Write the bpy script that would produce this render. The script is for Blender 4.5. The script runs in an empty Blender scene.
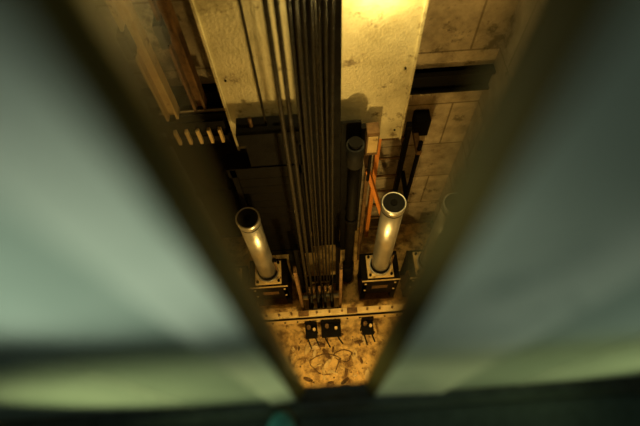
import bpy, bmesh, math, random
from mathutils import Vector, Matrix
random.seed(7)
S=bpy.context.scene
S.view_settings.view_transform='Standard'

# ---------------------------------------------------------------- materials
def mat(name, c1, c2=None, rough=.6, rough2=None, metal=0., scale=6., bump=.2, detail=8., brick=None, stops=(.35,.65), spots=None, stretch=(1,1,1), fine=60., spec=.5):
    m=bpy.data.materials.new(name); m.use_nodes=True
    nt=m.node_tree; N=nt.nodes; L=nt.links
    b=N['Principled BSDF']; b.inputs['Metallic'].default_value=metal; b.inputs['Specular IOR Level'].default_value=spec
    tc=N.new('ShaderNodeTexCoord'); mp=N.new('ShaderNodeMapping'); mp.inputs['Scale'].default_value=stretch
    L.new(tc.outputs['Object'],mp.inputs[0])
    n=N.new('ShaderNodeTexNoise'); n.inputs['Scale'].default_value=scale; n.inputs['Detail'].default_value=detail; n.inputs['Roughness'].default_value=.65
    L.new(mp.outputs[0],n.inputs['Vector'])
    r=N.new('ShaderNodeValToRGB'); r.color_ramp.elements[0].position=stops[0]; r.color_ramp.elements[1].position=stops[1]
    c2=c2 or c1
    r.color_ramp.elements[0].color=(*c1,1); r.color_ramp.elements[1].color=(*c2,1)
    L.new(n.outputs[0],r.inputs[0]); col=r.outputs[0]
    n2=N.new('ShaderNodeTexNoise'); n2.inputs['Scale'].default_value=fine; n2.inputs['Detail'].default_value=5
    L.new(mp.outputs[0],n2.inputs['Vector'])
    h=n2.outputs[0]
    if spots:
        n3=N.new('ShaderNodeTexNoise'); n3.inputs['Scale'].default_value=spots[1]; n3.inputs['Detail'].default_value=10; n3.inputs['Roughness'].default_value=.75
        L.new(mp.outputs[0],n3.inputs['Vector'])
        r3=N.new('ShaderNodeValToRGB'); r3.color_ramp.elements[0].position=spots[2]; r3.color_ramp.elements[1].position=spots[2]+.07
        L.new(n3.outputs[0],r3.inputs[0])
        mx=N.new('ShaderNodeMixRGB'); mx.inputs[2].default_value=(*spots[0],1)
        L.new(r3.outputs[0],mx.inputs[0]); L.new(col,mx.inputs[1]); col=mx.outputs[0]
    if brick:
        sp=N.new('ShaderNodeSeparateXYZ'); L.new(tc.outputs['Object'],sp.inputs[0])
        cb=N.new('ShaderNodeCombineXYZ'); L.new(sp.outputs[brick[0]],cb.inputs[0]); L.new(sp.outputs[brick[1]],cb.inputs[1])
        bt=N.new('ShaderNodeTexBrick'); bt.inputs['Scale'].default_value=1.; bt.inputs['Brick Width'].default_value=1.1; bt.inputs['Row Height'].default_value=.55
        bt.inputs['Mortar Size'].default_value=.010; bt.inputs['Mortar Smooth'].default_value=.6; bt.inputs['Color1'].default_value=(1,1,1,1); bt.inputs['Color2'].default_value=(.65,.65,.65,1); bt.inputs['Mortar'].default_value=(.3,.26,.2,1)
        L.new(cb.outputs[0],bt.inputs['Vector'])
        mx=N.new('ShaderNodeMixRGB'); mx.blend_type='MULTIPLY'; mx.inputs[0].default_value=.85
        L.new(col,mx.inputs[1]); L.new(bt.outputs[0],mx.inputs[2]); col=mx.outputs[0]
    L.new(col,b.inputs['Base Color'])
    mr=N.new('ShaderNodeMapRange'); mr.inputs[3].default_value=rough; mr.inputs[4].default_value=rough2 if rough2 is not None else rough
    mr.inputs[1].default_value=.35; mr.inputs[2].default_value=.65
    L.new(n.outputs[0],mr.inputs[0]); L.new(mr.outputs[0],b.inputs['Roughness'])
    if bump:
        bp=N.new('ShaderNodeBump'); bp.inputs['Strength'].default_value=bump; bp.inputs['Distance'].default_value=.01
        ad=N.new('ShaderNodeMath'); L.new(h,ad.inputs[0]); L.new(n.outputs[0],ad.inputs[1])
        L.new(ad.outputs[0],bp.inputs['Height']); L.new(bp.outputs[0],b.inputs['Normal'])
    return m
def emat(name,c,s):
    m=bpy.data.materials.new(name); m.use_nodes=True; b=m.node_tree.nodes['Principled BSDF']
    b.inputs['Base Color'].default_value=(*c,1); b.inputs['Emission Color'].default_value=(*c,1); b.inputs['Emission Strength'].default_value=s
    return m

M_wallB=mat('block_wall_xz',(.24,.19,.12),(.56,.46,.31),.85,brick=(0,2),bump=.9,scale=5,spots=((.12,.09,.05),3.5,.56))
M_wallS=mat('block_wall_yz',(.24,.19,.12),(.54,.45,.31),.85,brick=(1,2),bump=.9,scale=5,spots=((.12,.09,.05),3.5,.57))
M_pit=mat('pit_concrete',(.22,.12,.04),(.78,.52,.19),.8,bump=.9,scale=9,spots=((.16,.075,.025),12,.57),stops=(.38,.56))
M_sheet=mat('stained_sheet',(.38,.33,.19),(.62,.56,.36),.36,.55,metal=.3,scale=4,bump=.3,spots=((.16,.12,.06),6,.56))
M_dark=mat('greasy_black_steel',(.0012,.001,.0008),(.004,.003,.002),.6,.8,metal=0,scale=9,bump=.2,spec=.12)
M_rope=mat('oiled_wire_rope',(.005,.004,.0025),(.028,.020,.010),.4,.65,metal=.5,scale=40,bump=.6,stretch=(1,1,.6))
M_chrome=mat('brushed_steel',(.58,.57,.52),(.76,.75,.70),.28,.45,metal=.85,scale=5,bump=.06,spots=((.26,.19,.10),9,.62))
M_gold=mat('yellowed_primer',(.60,.42,.17),(.76,.58,.28),.5,metal=.1,scale=10,bump=.2,spots=((.16,.09,.03),14,.58))
M_rust=mat('rusty_steel',(.08,.042,.014),(.22,.12,.045),.7,metal=.3,scale=12,bump=.4)
M_orange=mat('orange_paint',(.62,.20,.03),(.72,.27,.05),.5,scale=8,bump=.1)
M_rubber=mat('black_rubber',(.006,.006,.006),(.012,.012,.012),.7,bump=.1,spec=.2)
M_paper=mat('waste_paper',(.60,.44,.22),(.80,.62,.34),.9,bump=.1)
M_door=mat('pale_green_enamel',(.50,.60,.47),(.60,.69,.55),.30,.40,metal=.0,scale=5,bump=.02,detail=3,fine=25,spots=((.34,.43,.34),14,.55))
M_door2=mat('grey_green_enamel',(.24,.32,.25),(.30,.38,.30),.30,.40,metal=.0,scale=5,bump=.02,detail=3,fine=25)
M_edge=mat('door_edge_falloff',(.12,.095,.018),(.18,.145,.03),.5,metal=.3,bump=.03)  # olive tone stands in for light falling off towards the gap
M_sill=mat('sill_aluminium',(.10,.13,.12),(.17,.21,.19),.4,metal=.8,bump=.1,scale=20)
M_lfloor=mat('landing_terrazzo',(.025,.045,.04),(.05,.08,.07),.45,bump=.02,scale=60)
M_lwall=mat('landing_plaster',(.22,.25,.22),(.28,.3,.27),.8,bump=.05)
M_shoe=mat('blue_canvas',(.04,.22,.30),(.06,.30,.38),.85,bump=.1,scale=40)
M_glow=emat('warm_bulb',(1,.76,.38),12)
M_cool=emat('cool_tube',(.85,1,.9),2)

# ---------------------------------------------------------------- mesh builder
class B:
    def __init__(s): s.bm=bmesh.new(); s.mats=[]
    def mi(s,m):
        if m not in s.mats: s.mats.append(m)
        return s.mats.index(m)
    def box(s,a,b,m,rot=None,bev=0):
        a=Vector(a); b=Vector(b); c=(a+b)/2; d=b-a
        r=bmesh.ops.create_cube(s.bm,size=1)
        M=Matrix.Translation(c)@(rot.to_4x4() if rot else Matrix())@Matrix.Diagonal((*[abs(x) for x in d],1))
        bmesh.ops.transform(s.bm,matrix=M,verts=r['verts'])
        fs={f for v in r['verts'] for f in v.link_faces}
        for f in fs: f.material_index=s.mi(m)
        if bev:
            es={e for f in fs for e in f.edges}
            bmesh.ops.bevel(s.bm,geom=list(es),offset=bev,segments=2,affect='EDGES',profile=.5)
        return s
    def prism(s,poly,z0,z1,m,ms=None):
        lo=[s.bm.verts.new((x,y,z0)) for x,y in poly]; hi=[s.bm.verts.new((x,y,z1)) for x,y in poly]
        n=len(poly)
        for f in (s.bm.faces.new(lo),s.bm.faces.new(hi)): f.material_index=s.mi(m)
        for i in range(n):
            f=s.bm.faces.new((lo[i],lo[(i+1)%n],hi[(i+1)%n],hi[i])); f.material_index=s.mi(ms[i] if ms else m)
        return s
    def cyl(s,p,q,r,m,r2=None,seg=24):
        p=Vector(p); q=Vector(q); d=q-p
        R=d.to_track_quat('Z','Y').to_matrix().to_4x4()
        g=bmesh.ops.create_cone(s.bm,cap_ends=True,segments=seg,radius1=r,radius2=r if r2 is None else r2,depth=d.length,matrix=Matrix.Translation((p+q)/2)@R)
        for f in {f for v in g['verts'] for f in v.link_faces}:
            f.material_index=s.mi(m)
            if len(f.verts)==4: f.smooth=True
        return s
    def bar(s,p,q,w,t,m):
        p=Vector(p); q=Vector(q); d=q-p
        R=d.to_track_quat('Z','Y').to_matrix()
        c=(p+q)/2; h=Vector((w/2,t/2,d.length/2))
        return s.box(c-h,c+h,m,rot=R)
    def torus(s,c,R,r,m,axis='X',seg=32,ms=8):
        c=Vector(c); rings=[]
        for i in range(seg):
            a=2*math.pi*i/seg; ring=[]
            for j in range(ms):
                b=2*math.pi*j/ms; rr=R+r*math.cos(b); h=r*math.sin(b)
                v=Vector((h,rr*math.cos(a),rr*math.sin(a))) if axis=='X' else Vector((rr*math.cos(a),h,rr*math.sin(a))) if axis=='Y' else Vector((rr*math.cos(a),rr*math.sin(a),h))
                ring.append(s.bm.verts.new(c+v))
            rings.append(ring)
        for i in range(seg):
            for j in range(ms):
                f=s.bm.faces.new((rings[i][j],rings[(i+1)%seg][j],rings[(i+1)%seg][(j+1)%ms],rings[i][(j+1)%ms])); f.material_index=s.mi(m); f.smooth=True
        return s
    def done(s,name):
        bmesh.ops.recalc_face_normals(s.bm,faces=s.bm.faces)
        me=bpy.data.meshes.new(name); s.bm.to_mesh(me); s.bm.free()
        for m in s.mats: me.materials.append(m)
        o=bpy.data.objects.new(name,me); S.collection.objects.link(o); return o

XL,XR,YB=-1.2,1.3,2.4
ZL=4.14       # landing level
TOP=7.4
# ---------------------------------------------------------------- shaft shell
B().box((XL-.15,-.0,-.15),(XR+.15,YB+.15,0),M_pit).done('floor')
B().box((XL-.15,YB,0),(XR+.15,YB+.15,TOP),M_wallB).done('wall_back')
B().box((XL-.15,.0,0),(XL,YB,TOP),M_wallS).done('wall_left')
B().box((XR,.0,0),(XR+.15,YB,TOP),M_wallS).done('wall_right')
B().box((XL,.0,0),(XR,.09,ZL-.15),M_wallB).done('wall_front')
B().box((XL-.15,-2.5,TOP),(XR+.15,YB+.15,TOP+.15),M_wallB).done('ceiling')
# landing
B().box((-2.2,-2.5,ZL-.15),(2.2,.072,ZL),M_lfloor).done('landing_floor')
w=B(); w.box((-2.2,.0,ZL),(-.9,.075,6.7),M_lwall); w.box((.9,.0,ZL),(2.2,.075,6.7),M_lwall); w.box((-.9,.0,6.25),(.9,.075,6.7),M_lwall); w.done('wall_landing')
B().box((-2.2,-2.65,ZL),(2.2,-2.5,6.7),M_lwall).done('wall_landing_rear')
B().box((-2.35,-2.5,ZL),(-2.2,.0,6.7),M_lwall).done('wall_landing_left')
B().box((2.2,-2.5,ZL),(2.35,.0,6.7),M_lwall).done('wall_landing_right')
B().box((-2.2,-2.5,6.7),(2.2,.0,6.8),M_lwall).done('landing_ceiling')
# sill
s=B(); s.box((-.95,.074,ZL-.05),(.95,.132,ZL-.008),M_sill)
for y in (.078,.098,.128): s.box((-.95,y,ZL-.008),(.95,y+.004,ZL),M_sill)
s.box((-.95,.09,ZL-.15),(.95,.10,ZL-.05),M_dark)
for x in (-.8,-.3,.3,.8): s.box((x-.02,.09,ZL-.3),(x+.02,.12,ZL-.05),M_dark)
s.done('door_sill')
# doors : sliding leaves with chamfered leading edge (olive colour imitates light falloff at the gap) and a folded step
def door(x0,g,step,x1):
    d=B(); z0,z1=ZL+.012,6.23
    poly=[(x0,.128),(x0,.120),(x0+g*.006,.112),(x0+g*.018,.102),(step,.098),(step,.104),(x1,.104),(x1,.128)]
    d.prism(poly,z0,z1,M_edge,[M_edge,M_edge,M_edge,M_door,M_door2,M_door2,M_edge,M_edge])
    d.box((step+g*.16-.003,.1025,z0),(step+g*.16+.003,.104,z1),M_door)
    for k in (.12,.68):
        x=x0+g*k; d.box((x-.03,.108,ZL-.004),(x+.03,.118,z0),M_rubber)
    return d
door(-.056,-1,-.125,-.86).done('door_1'); door(.068,1,.222,.87).done('door_2')
# shoe at the threshold
s=B()
for zc,h,w_,l,m in ((ZL+.012,.012,.044,.135,M_rubber),(ZL+.040,.040,.039,.128,M_shoe)):
    g=bmesh.ops.create_uvsphere(s.bm,u_segments=24,v_segments=12,radius=1)
    for v in g['verts']:
        c=v.co; c.x=math.copysign(abs(c.x)**.8,c.x); c.y=math.copysign(abs(c.y)**.8,c.y)
        hh=h*(1+(.9 if m is M_shoe and c.z>0 and c.y<0 else 0)*min(1,-c.y*1.5) if c.y<0 else 1)
        v.co=Vector((-.105+c.x*w_,-.045+c.y*l,zc+c.z*(hh if c.z>0 else h)))
    for f in {f for v in g['verts'] for f in v.link_faces}: f.material_index=s.mi(m); f.smooth=True
for i in range(4): s.bar((-.13,-.02-i*.02,ZL+.092+i*.006),(-.08,-.02-i*.02,ZL+.092+i*.006),.006,.006,M_paper)
s.done('shoe')

# ---------------------------------------------------------------- partition sheet
p=B(); p.box((-.54,2.0,2.35),(.60,2.006,TOP-.05),M_sheet)
for x in (-.555,.60): p.box((x,1.985,2.35),(x+.015,2.03,TOP-.05),M_sheet)
p.box((-.54,2.006,2.35),(.60,2.03,2.38),M_rust)
p.box((-.02,1.996,2.35),(-.012,2.0,TOP-.05),M_rust)
for z in (3.3,4.6,5.9): p.box((-.555,2.006,z),(.615,2.395,z+.05),M_rust)
for z in [2.45+i*.6 for i in range(8)]:
    for x in (-.5,.56): p.cyl((x,2.0,z),(x,1.993,z),.007,M_dark,seg=8)
p.done('counterweight_screen')

# ---------------------------------------------------------------- black bar standing in for the shaded recess across the back wall
c=B(); c.box((XL,2.36,2.42),(XR,2.4,2.60),M_dark); c.box((XL,2.32,2.58),(XR,2.4,2.60),M_dark); c.box((XL,2.32,2.42),(XR,2.4,2.435),M_dark); c.done('recess_shade_bar')

# guide rails
def rail(x,y,z0,z1,side,m=M_rust):
    r=B(); r.box((x-.008,y-.045,z0),(x+.008,y+.045,z1),m) 
    r.box((x-side*.062-.008,y-.06,z0),(x-side*.062+.008,y+.06,z1),m)
    r.box((min(x,x-side*.07),y-.007,z0),(max(x,x-side*.07),y+.007,z1),m)
    z=z0+.6
    while z<z1:
        r.box((x-side*.07-.02,y-.1,z),(x-side*.07+.02,y+.1,z+.16),M_dark)
        for a in (-.08,.08):
            for b in (.03,.13): r.cyl((x-side*.05,y+a,z+b),(x-side*.035,y+a,z+b),.012,M_dark,seg=6)
        z+=1.3
    return r
rail(-.72,2.16,2.66,TOP,1,M_rust).done('guide_rail')
rail(-.9,2.1,2.66,TOP,1,M_gold).done('guide_rail')
rail(1.12,1.2,0,TOP,-1,M_rust).done('guide_rail')
r=B(); r.box((.07,1.72,1.2),(.10,1.86,TOP),M_dark); r.box((-.09,1.86,.8),(.17,1.875,TOP),M_dark)
r.done('counterweight_guide_rail')
# slatted bracket left
b=B()
for i in range(5): b.box((-.95+i*.075,2.0,2.44),(-.93+i*.075,2.03,2.58),M_gold)
b.box((-1.2,2.03,2.40),(-.6,2.05,2.48),M_dark); b.box((-1.2,2.03,2.56),(-.6,2.05,2.64),M_dark)
for x in (-1.15,-.62): b.box((x,2.05,2.44),(x+.03,2.315,2.48),M_dark)
b.done('rail_bracket')
# black plates added low on back wall in place of its shade
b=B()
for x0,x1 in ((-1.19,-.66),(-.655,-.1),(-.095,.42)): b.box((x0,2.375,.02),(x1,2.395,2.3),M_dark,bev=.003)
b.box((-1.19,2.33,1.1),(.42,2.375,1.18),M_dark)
b.done('wall_shade_plates')

# ---------------------------------------------------------------- counterweight (dark stack in frame, extended to stand in for shade on the wall)
O=.04; c=B(); CX=-.64
c.box((CX+.02,1.80+O,.75),(CX+.06,1.94+O,2.32),M_dark); c.box((-.15,1.80+O,.75),(-.11,1.94+O,2.62),M_dark)
c.box((-.50,1.80+O,2.60),(-.09,1.94+O,2.72),M_dark); c.box((CX,1.80+O,.68),(-.09,1.94+O,.78),M_dark)
c.box((CX,1.80+O,2.22),(-.09,1.94+O,2.33),M_dark)
z=.79
while z<2.18:
    c.box((CX+.06,1.81+O,z),(-.15,1.93+O,z+.113),M_dark,bev=.003); z+=.115
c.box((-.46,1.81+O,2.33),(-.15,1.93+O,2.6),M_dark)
for x in (-.4,-.2): c.cyl((x,1.87+O,2.5),(x,1.87+O,2.80),.012,M_rust,seg=10)
c.cyl((-.305,1.87+O,2.68),(-.305,1.87+O,TOP-.1),.008,M_rope,seg=8)
c.box((-.36,1.84,.0),(-.19,1.93,.5),M_dark,bev=.01); c.box((-.34,1.84,.5),(-.24,1.91,.68),M_rubber)
c.done('counterweight_shade_stack')

# dark hydraulic ram
h=B(); h.cyl((.26,1.78,.45),(.26,1.78,2.4),.042,M_dark); h.cyl((.26,1.78,2.4),(.26,1.78,2.62),.06,M_rubber); h.cyl((.26,1.78,2.62),(.26,1.78,2.65),.045,M_dark)
h.cyl((.26,1.78,1.5),(.26,1.78,1.56),.052,M_dark); h.cyl((.26,1.78,0),(.26,1.78,.03),.075,M_rust); h.cyl((.26,1.78,.03),(.26,1.78,.45),.06,M_dark)
h.box((.305,1.86,1.1),(.335,1.9,2.68),M_dark); h.box((.175,1.88,.6),(.305,1.9,2.72),M_dark)  # flat black plates added to stand in for shade on the wall behind
h.done('hydraulic_ram')
h=B(); h.box((.345,1.86,2.36),(.43,1.95,2.62),M_rust,bev=.004); h.box((.355,1.855,2.4),(.42,1.86,2.58),M_gold); h.cyl((.39,1.9,2.36),(.39,1.9,1.95),.012,M_dark,seg=8); h.box((.35,1.95,2.45),(.42,1.998,2.5),M_dark); h.done('junction_box')
# black post beside right buffer
h=B(); h.box((.80,2.28,1.95),(.92,2.395,2.15),M_dark,bev=.005); h.cyl((.82,2.12,.0),(.82,2.12,2.1),.018,M_dark,seg=12); h.box((.80,2.10,1.95),(.84,2.28,2.0),M_rust)
for z in (.6,1.2): h.box((.80,2.12,z),(.84,2.395,z+.04),M_dark)
h.done('limit_switch_post')

# ladder
l=B()
for x in (.50,.72): l.box((x-.018,2.16,.25),(x+.018,2.21,2.25),M_orange if x<.6 else M_dark)
for i in range(7): l.cyl((.5,2.185,.4+i*.28),(.72,2.185,.4+i*.28),.012,M_rust,seg=10)
for z in (.5,1.9):
    for x in (.50,.72): l.box((x-.012,2.2,z),(x+.012,2.398,z+.03),M_rust)
l.done('pit_ladder')
# diagonal brace frame
f=B(); f.bar((.40,2.0,1.95),(.68,1.95,.70),.05,.03,M_orange); f.bar((.68,1.95,.70),(.68,1.95,0),.05,.05,M_rust)
f.bar((.40,2.0,1.95),(.40,2.0,0),.03,.03,M_rust); f.bar((.40,2.0,1.95),(.40,2.37,1.95),.04,.03,M_rust)
f.done('diagonal_brace')

# ---------------------------------------------------------------- ropes running into the tension sheave (one assembly)
root=bpy.data.objects.new('hoist_rope_assembly',None); S.collection.objects.link(root)
g=B()
xs=[(-.115,1.47,.012),(-.078,1.50,.012),(-.035,1.53,.007),(-.01,1.56,.006),(.02,1.5,.005),(.05,1.56,.006),(.078,1.52,.006),(.105,1.55,.006),(.13,1.5,.005)]
for i,(x,y,r) in enumerate(xs):
    g.cyl((-.06+x,y-.02,.42),(x,y,TOP-.1),r,M_rope,seg=12)
for x,y in ((-.02,1.66),(.05,1.66)): g.cyl((x-.03,y-.08,.42),(x,y,TOP-.1),.006,M_rope,seg=10)
g.done('hoist_ropes').parent=root

t=B()
for x in (-.24,.14): t.box((x-.012,1.34,0),(x+.012,1.40,1.5),M_rust); t.box((x-.02,1.64,0),(x+.02,1.70,1.25),M_dark)
for i in range(7):
    z=.30; y=1.32+i*.055; t.cyl((-.17,y,z),(.07,y,z),.009,M_gold,seg=10)
for x in (-.17,-.05,.07): t.box((x-.012,1.30,.27),(x+.012,1.67,.31),M_dark)
t.box((-.22,1.315,.18),(.12,1.335,.42),M_rust); t.box((-.26,1.66,.2),(.16,1.69,.4),M_dark)
for x in (-.15,-.08,-.01,.06):
    t.torus((x,1.50,.28),.13,.016,M_rope,'X'); t.cyl((x-.006,1.5,.28),(x+.006,1.5,.28),.125,M_dark)
t.cyl((-.24,1.5,.28),(.14,1.5,.28),.025,M_chrome)
for i,x in enumerate((-.16,-.12,-.06,0.0,.05)): t.cyl((x,1.5,.40),(x,1.49,.62),.014,M_rust,seg=10)
t.done('rope_tension_sheave').parent=root

# ---------------------------------------------------------------- oil buffers and stands
def stand(x,y,W=.19):
    b=B()
    b.box((x-W,y-.15,.60),(x+W,y+.15,.63),M_dark,bev=.004)
    for sx in (-1,1):
        for sy in (-1,1):
            b.box((x+sx*(W-.03)-.025,y+sy*.12-.02,0),(x+sx*(W-.03)+.025,y+sy*.12+.02,.60),M_dark)
    b.box((x-W+.01,y-.14,.2),(x+W-.01,y-.12,.60),M_dark); b.box((x-W+.01,y+.12,.1),(x+W-.01,y+.14,.60),M_dark)
    b.box((x-W,y-.15,.615),(x+W,y-.14,.635),M_gold)
    b.box((x-.08,y-.145,.38),(x+.08,y-.14,.46),M_rust)
    for sx in (-1,1):
        for z in (.34,.54): b.cyl((x+sx*.15,y-.14,z),(x+sx*.15,y-.15,z),.012,M_gold,seg=6)
    b.box((x-W,y-.15,0),(x+W,y+.15,.02),M_rust)
    return b.done('buffer_stand')
def buf(x,y,top,R=.09):
    b=B(); z=.63
    b.box((x-.13,y-.12,z),(x+.13,y+.12,z+.025),M_gold,bev=.004)
    for sx in (-1,1):
        for sy in (-1,1): b.cyl((x+sx*.105,y+sy*.095,z+.025),(x+sx*.105,y+sy*.095,z+.05),.014,M_dark,seg=6)
    b.cyl((x,y,z+.025),(x,y,z+.06),R*1.18,M_chrome,seg=40)
    b.cyl((x,y,z+.06),(x,y,z+.10),R*1.08,M_dark,seg=40)
    b.cyl((x,y,z+.10),(x,y,top-.09),R*.97,M_chrome,seg=48)
    b.cyl((x,y,top-.09),(x,y,top-.07),R*1.0,M_dark,seg=48)
    b.cyl((x,y,top-.07),(x,y,top-.005),R*1.03,M_chrome,seg=48)
    b.torus((x,y,top-.005),R*.98,.008,M_chrome,'Z',40)
    b.cyl((x,y,top-.012),(x,y,top),R*.93,M_rubber,seg=40)
    b.cyl((x,y,top),(x,y,top+.006),R*.3,M_dark,seg=20)
    b.cyl((x+R+.012,y-.02,z+.1),(x+R+.012,y-.02,z+.4),.008,M_rust,seg=8)
    b.box((x+R-.005,y-.035,z+.38),(x+R+.03,y-.005,z+.41),M_dark)
    return b.done('oil_buffer')
for x,y,tp in ((.56,1.66,2.0),(-.56,1.67,1.90),(-.96,1.62,1.87),(1.04,1.66,1.92)):
    stand(x,y); buf(x,y,tp)

# ---------------------------------------------------------------- front cross beam & brackets
b=B(); b.box((XL,1.215,.48),(XR,1.298,.50),M_gold); b.box((XL,1.215,.34),(XR,1.232,.50),M_gold); b.box((XL,1.22,.34),(XR,1.29,.352),M_dark)
for i in range(20):
    x=XL+.1+i*.125; b.cyl((x,1.27,.50),(x,1.27,.518),.012,M_rust,seg=6); b.cyl((x+.05,1.215,.42),(x+.05,1.205,.42),.010,M_dark,seg=6)
b.box((-.28,1.24,.50),(-.18,1.29,.52),M_rust); b.box((.2,1.24,.50),(.30,1.29,.53),M_rust)
b.done('cross_beam')
for x,wd in ((-.17,.12),(.03,.20),(.40,.12)):
    c=B(); c.box((x-wd/2,1.06,.30),(x+wd/2,1.203,.33),M_dark,bev=.004); c.box((x-wd/2,1.19,.18),(x+wd/2,1.203,.44),M_dark)
    c.cyl((x-wd*.2,1.16,.33),(x-wd*.2,1.16,.40),.02,M_rust,seg=10); c.cyl((x+wd*.25,1.14,.33),(x+wd*.25,1.14,.37),.016,M_gold,seg=6)
    c.bar((x-wd*.3,1.19,.2),(x-wd*.4,1.18,.0),.02,.02,M_dark); c.bar((x+wd*.3,1.19,.2),(x+wd*.4,1.18,.0),.02,.02,M_dark)
    c.cyl((x-wd*.6,1.08,.315),(x+wd*.6,1.08,.315),.012,M_rust,seg=10)
    c.bar((x-wd*.35,1.07,.30),(x-wd*.1,.98,.22),.014,.014,M_dark); c.bar((x+wd*.3,1.07,.30),(x+wd*.55,1.0,.24),.014,.014,M_dark)
    c.done('clamp_bracket')

# ---------------------------------------------------------------- rubbish on the pit floor (one mass)
rb=B(); ms=[M_pit,M_rust,M_dark,M_gold]
for m in ms: rb.mi(m)
for i in range(260):
    x=random.gauss(.02,.35); y=random.uniform(.45,1.15); r=random.choice((.005,.007,.009))
    x=max(-1.1,min(1.2,x)); mi_=random.choice((0,0,1,3))
    g=bmesh.ops.create_icosphere(rb.bm,subdivisions=1,radius=r)
    for v in g['verts']:
        v.co=Vector((v.co.x*random.uniform(.7,1.4),v.co.y*random.uniform(.7,1.3),v.co.z*random.uniform(.4,.8)))+Vector((x,y,r*.4))
    for f in {f for v in g['verts'] for f in v.link_faces}: f.material_index=mi_
for i in range(60):
    x=random.gauss(.0,.26); y=random.uniform(.5,1.08); a=random.uniform(0,6.28); sz=random.uniform(.02,.06); m=rb.mi(random.choice((M_paper,M_gold,M_pit,M_rust)))
    R=Matrix.Rotation(a,3,'Z'); vs=[]
    for u in range(4):
        row=[]
        for v in range(3):
            q=R@Vector(((u-1.5)*sz*.7,(v-1)*sz*.5*(1-abs(u-1.5)*.35),random.uniform(.003,.020))); row.append(rb.bm.verts.new(Vector((x,y,.010))+q))
        vs.append(row)
    for u in range(3):
        for v in range(2):
            f=rb.bm.faces.new((vs[u][v],vs[u+1][v],vs[u+1][v+1],vs[u][v+1])); f.material_index=m
for k,(cx,cy,rr) in enumerate(((-.05,.85,.15),(.14,.92,.09))):
    pts=[Vector((cx+rr*math.cos(i*.45)*(1+.2*math.sin(i*1.3)),cy+rr*.7*math.sin(i*.45),.02)) for i in range(16)]
    for a,c in zip(pts,pts[1:]): rb.cyl(a,c,.004,M_rust,seg=8)
rb.done('pit_debris')

# ---------------------------------------------------------------- lamps
def lamp(name,p,d,br=False):
    b=B(); p=Vector(p); d=Vector(d).normalized()
    b.cyl(p-d*.13,p-d*.05,.03,M_rubber); b.cyl(p-d*.05,p-d*.02,.05,M_dark); b.cyl(p-d*.02,p+d*.05,.028,M_glow,r2=.022,seg=16)
    side=d.orthogonal().normalized()
    for i in range(6):
        s=Matrix.Rotation(i*math.pi/3,3,d)@side
        b.cyl(p-d*.02+s*.05,p+d*.08+s*.05,.003,M_dark,seg=6); b.cyl(p+d*.08+s*.05,p+d*.11,.003,M_dark,seg=6)
    if br: b.box((p.x-.05,.09,p.z+.06),(p.x+.05,p.y,p.z+.14),M_dark)
    else: b.cyl(p-d*.13,(p.x,p.y,TOP),.006,M_rubber,seg=8)
    b.done(name)
def pl(name,p,power,col,r=.04):
    l=bpy.data.lights.new(name,'POINT'); l.energy=power; l.color=col; l.shadow_soft_size=r
    o=bpy.data.objects.new(name,l); o.location=p; S.collection.objects.link(o); return o
lamp('inspection_lamp',(.38,1.88,3.90),(0,0,-1))
pl('inspection_lamp_light',(.38,1.88,3.74),42,(1,.74,.24))
lamp('inspection_lamp',(.95,2.1,4.2),(0,0,-1))
pl('inspection_lamp_light',(.95,2.1,4.04),17,(1,.70,.22))
lamp('pit_lamp',(.1,.24,1.7),(0,.3,-1),True)
pl('pit_lamp_light',(.1,.30,1.52),58,(1,.66,.18))

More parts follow.
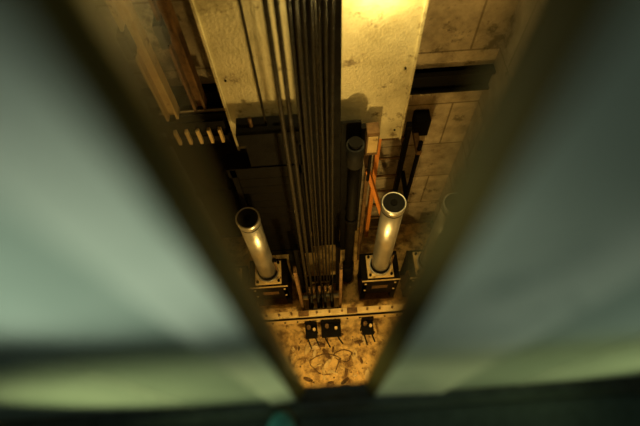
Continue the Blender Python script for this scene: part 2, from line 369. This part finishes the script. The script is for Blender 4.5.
# landing ceiling light, and fill torches added for the doors
f=B(); f.box((-.7,-1.6,6.64),(.7,-1.3,6.7),M_rubber); f.box((-.66,-1.57,6.63),(.66,-1.33,6.64),M_cool); f.done('ceiling_light')
def spot(name,loc,tgt,power,col,ang,blend,r):
    l=bpy.data.lights.new(name,'SPOT'); l.energy=power; l.color=col; l.spot_size=math.radians(ang); l.spot_blend=blend; l.shadow_soft_size=r
    o=bpy.data.objects.new(name,l); o.location=loc; o.rotation_euler=(Vector(tgt)-Vector(loc)).to_track_quat('-Z','Y').to_euler(); S.collection.objects.link(o)
    return o
def fill_torch(loc,tgt):  # added lamp body, out of view, for a spot that brightens the doors
    b=B(); p=Vector(loc); d=(Vector(tgt)-p).normalized(); q=p-d*.03
    b.cyl(q-d*.16,q-d*.05,.016,M_rubber); b.cyl(q-d*.05,q,.016,M_dark,r2=.026); b.cyl(q,q+d*.003,.022,M_cool)
    b.cyl(q-d*.1,(q-d*.1).xy.to_3d()+Vector((0,0,ZL+.02)),.008,M_dark,seg=8)
    c=(q-d*.1); b.cyl((c.x,c.y,ZL),(c.x,c.y,ZL+.02),.06,M_dark)
    b.done('added_fill_torch')
A=(-.50,-.28,4.86); T=(-.18,.1,4.92); fill_torch(A,T); spot('door_fill_spot',A,T,13.,(.94,1,.84),42,1,.02)  # added spots that set the brightness pattern on the door leaves
A=(.75,-.30,4.62); T=(.32,.1,4.76); fill_torch(A,T); spot('door_fill_spot',A,T,8.,(.94,1,.84),40,1,.02)
A=(-.6,-.35,4.42); T=(-.28,.1,4.42); fill_torch(A,T); spot('door_fill_spot',A,T,14,(1,1,.46),58,1,.02)
A=(.8,-.35,4.40); T=(.42,.1,4.38); fill_torch(A,T); spot('door_fill_spot',A,T,13,(1,1,.46),56,1,.02)
l=bpy.data.lights.new('ceiling_light_area','AREA'); l.energy=3; l.shape='RECTANGLE'; l.size=1.3; l.size_y=.25; l.color=(.9,1,.9)
o=bpy.data.objects.new('ceiling_light_area',l); o.location=(0,-1.45,6.6); S.collection.objects.link(o)

W=bpy.data.worlds.new('World'); S.world=W; W.use_nodes=True
W.node_tree.nodes['Background'].inputs[0].default_value=(.02,.025,.02,1); W.node_tree.nodes['Background'].inputs[1].default_value=.3

# ---------------------------------------------------------------- camera
cd=bpy.data.cameras.new('camera'); cd.sensor_width=36; cd.lens=27; cd.clip_start=.01
co=bpy.data.objects.new('camera',cd); S.collection.objects.link(co)
co.matrix_world=Matrix.Translation((0,0,5.2))@Matrix.Rotation(math.radians(26.8),4,'X')@Matrix.Rotation(math.radians(-4.0),4,'Z')
cd.dof.use_dof=True; cd.dof.focus_distance=4.0; cd.dof.aperture_fstop=1.15
S.camera=co
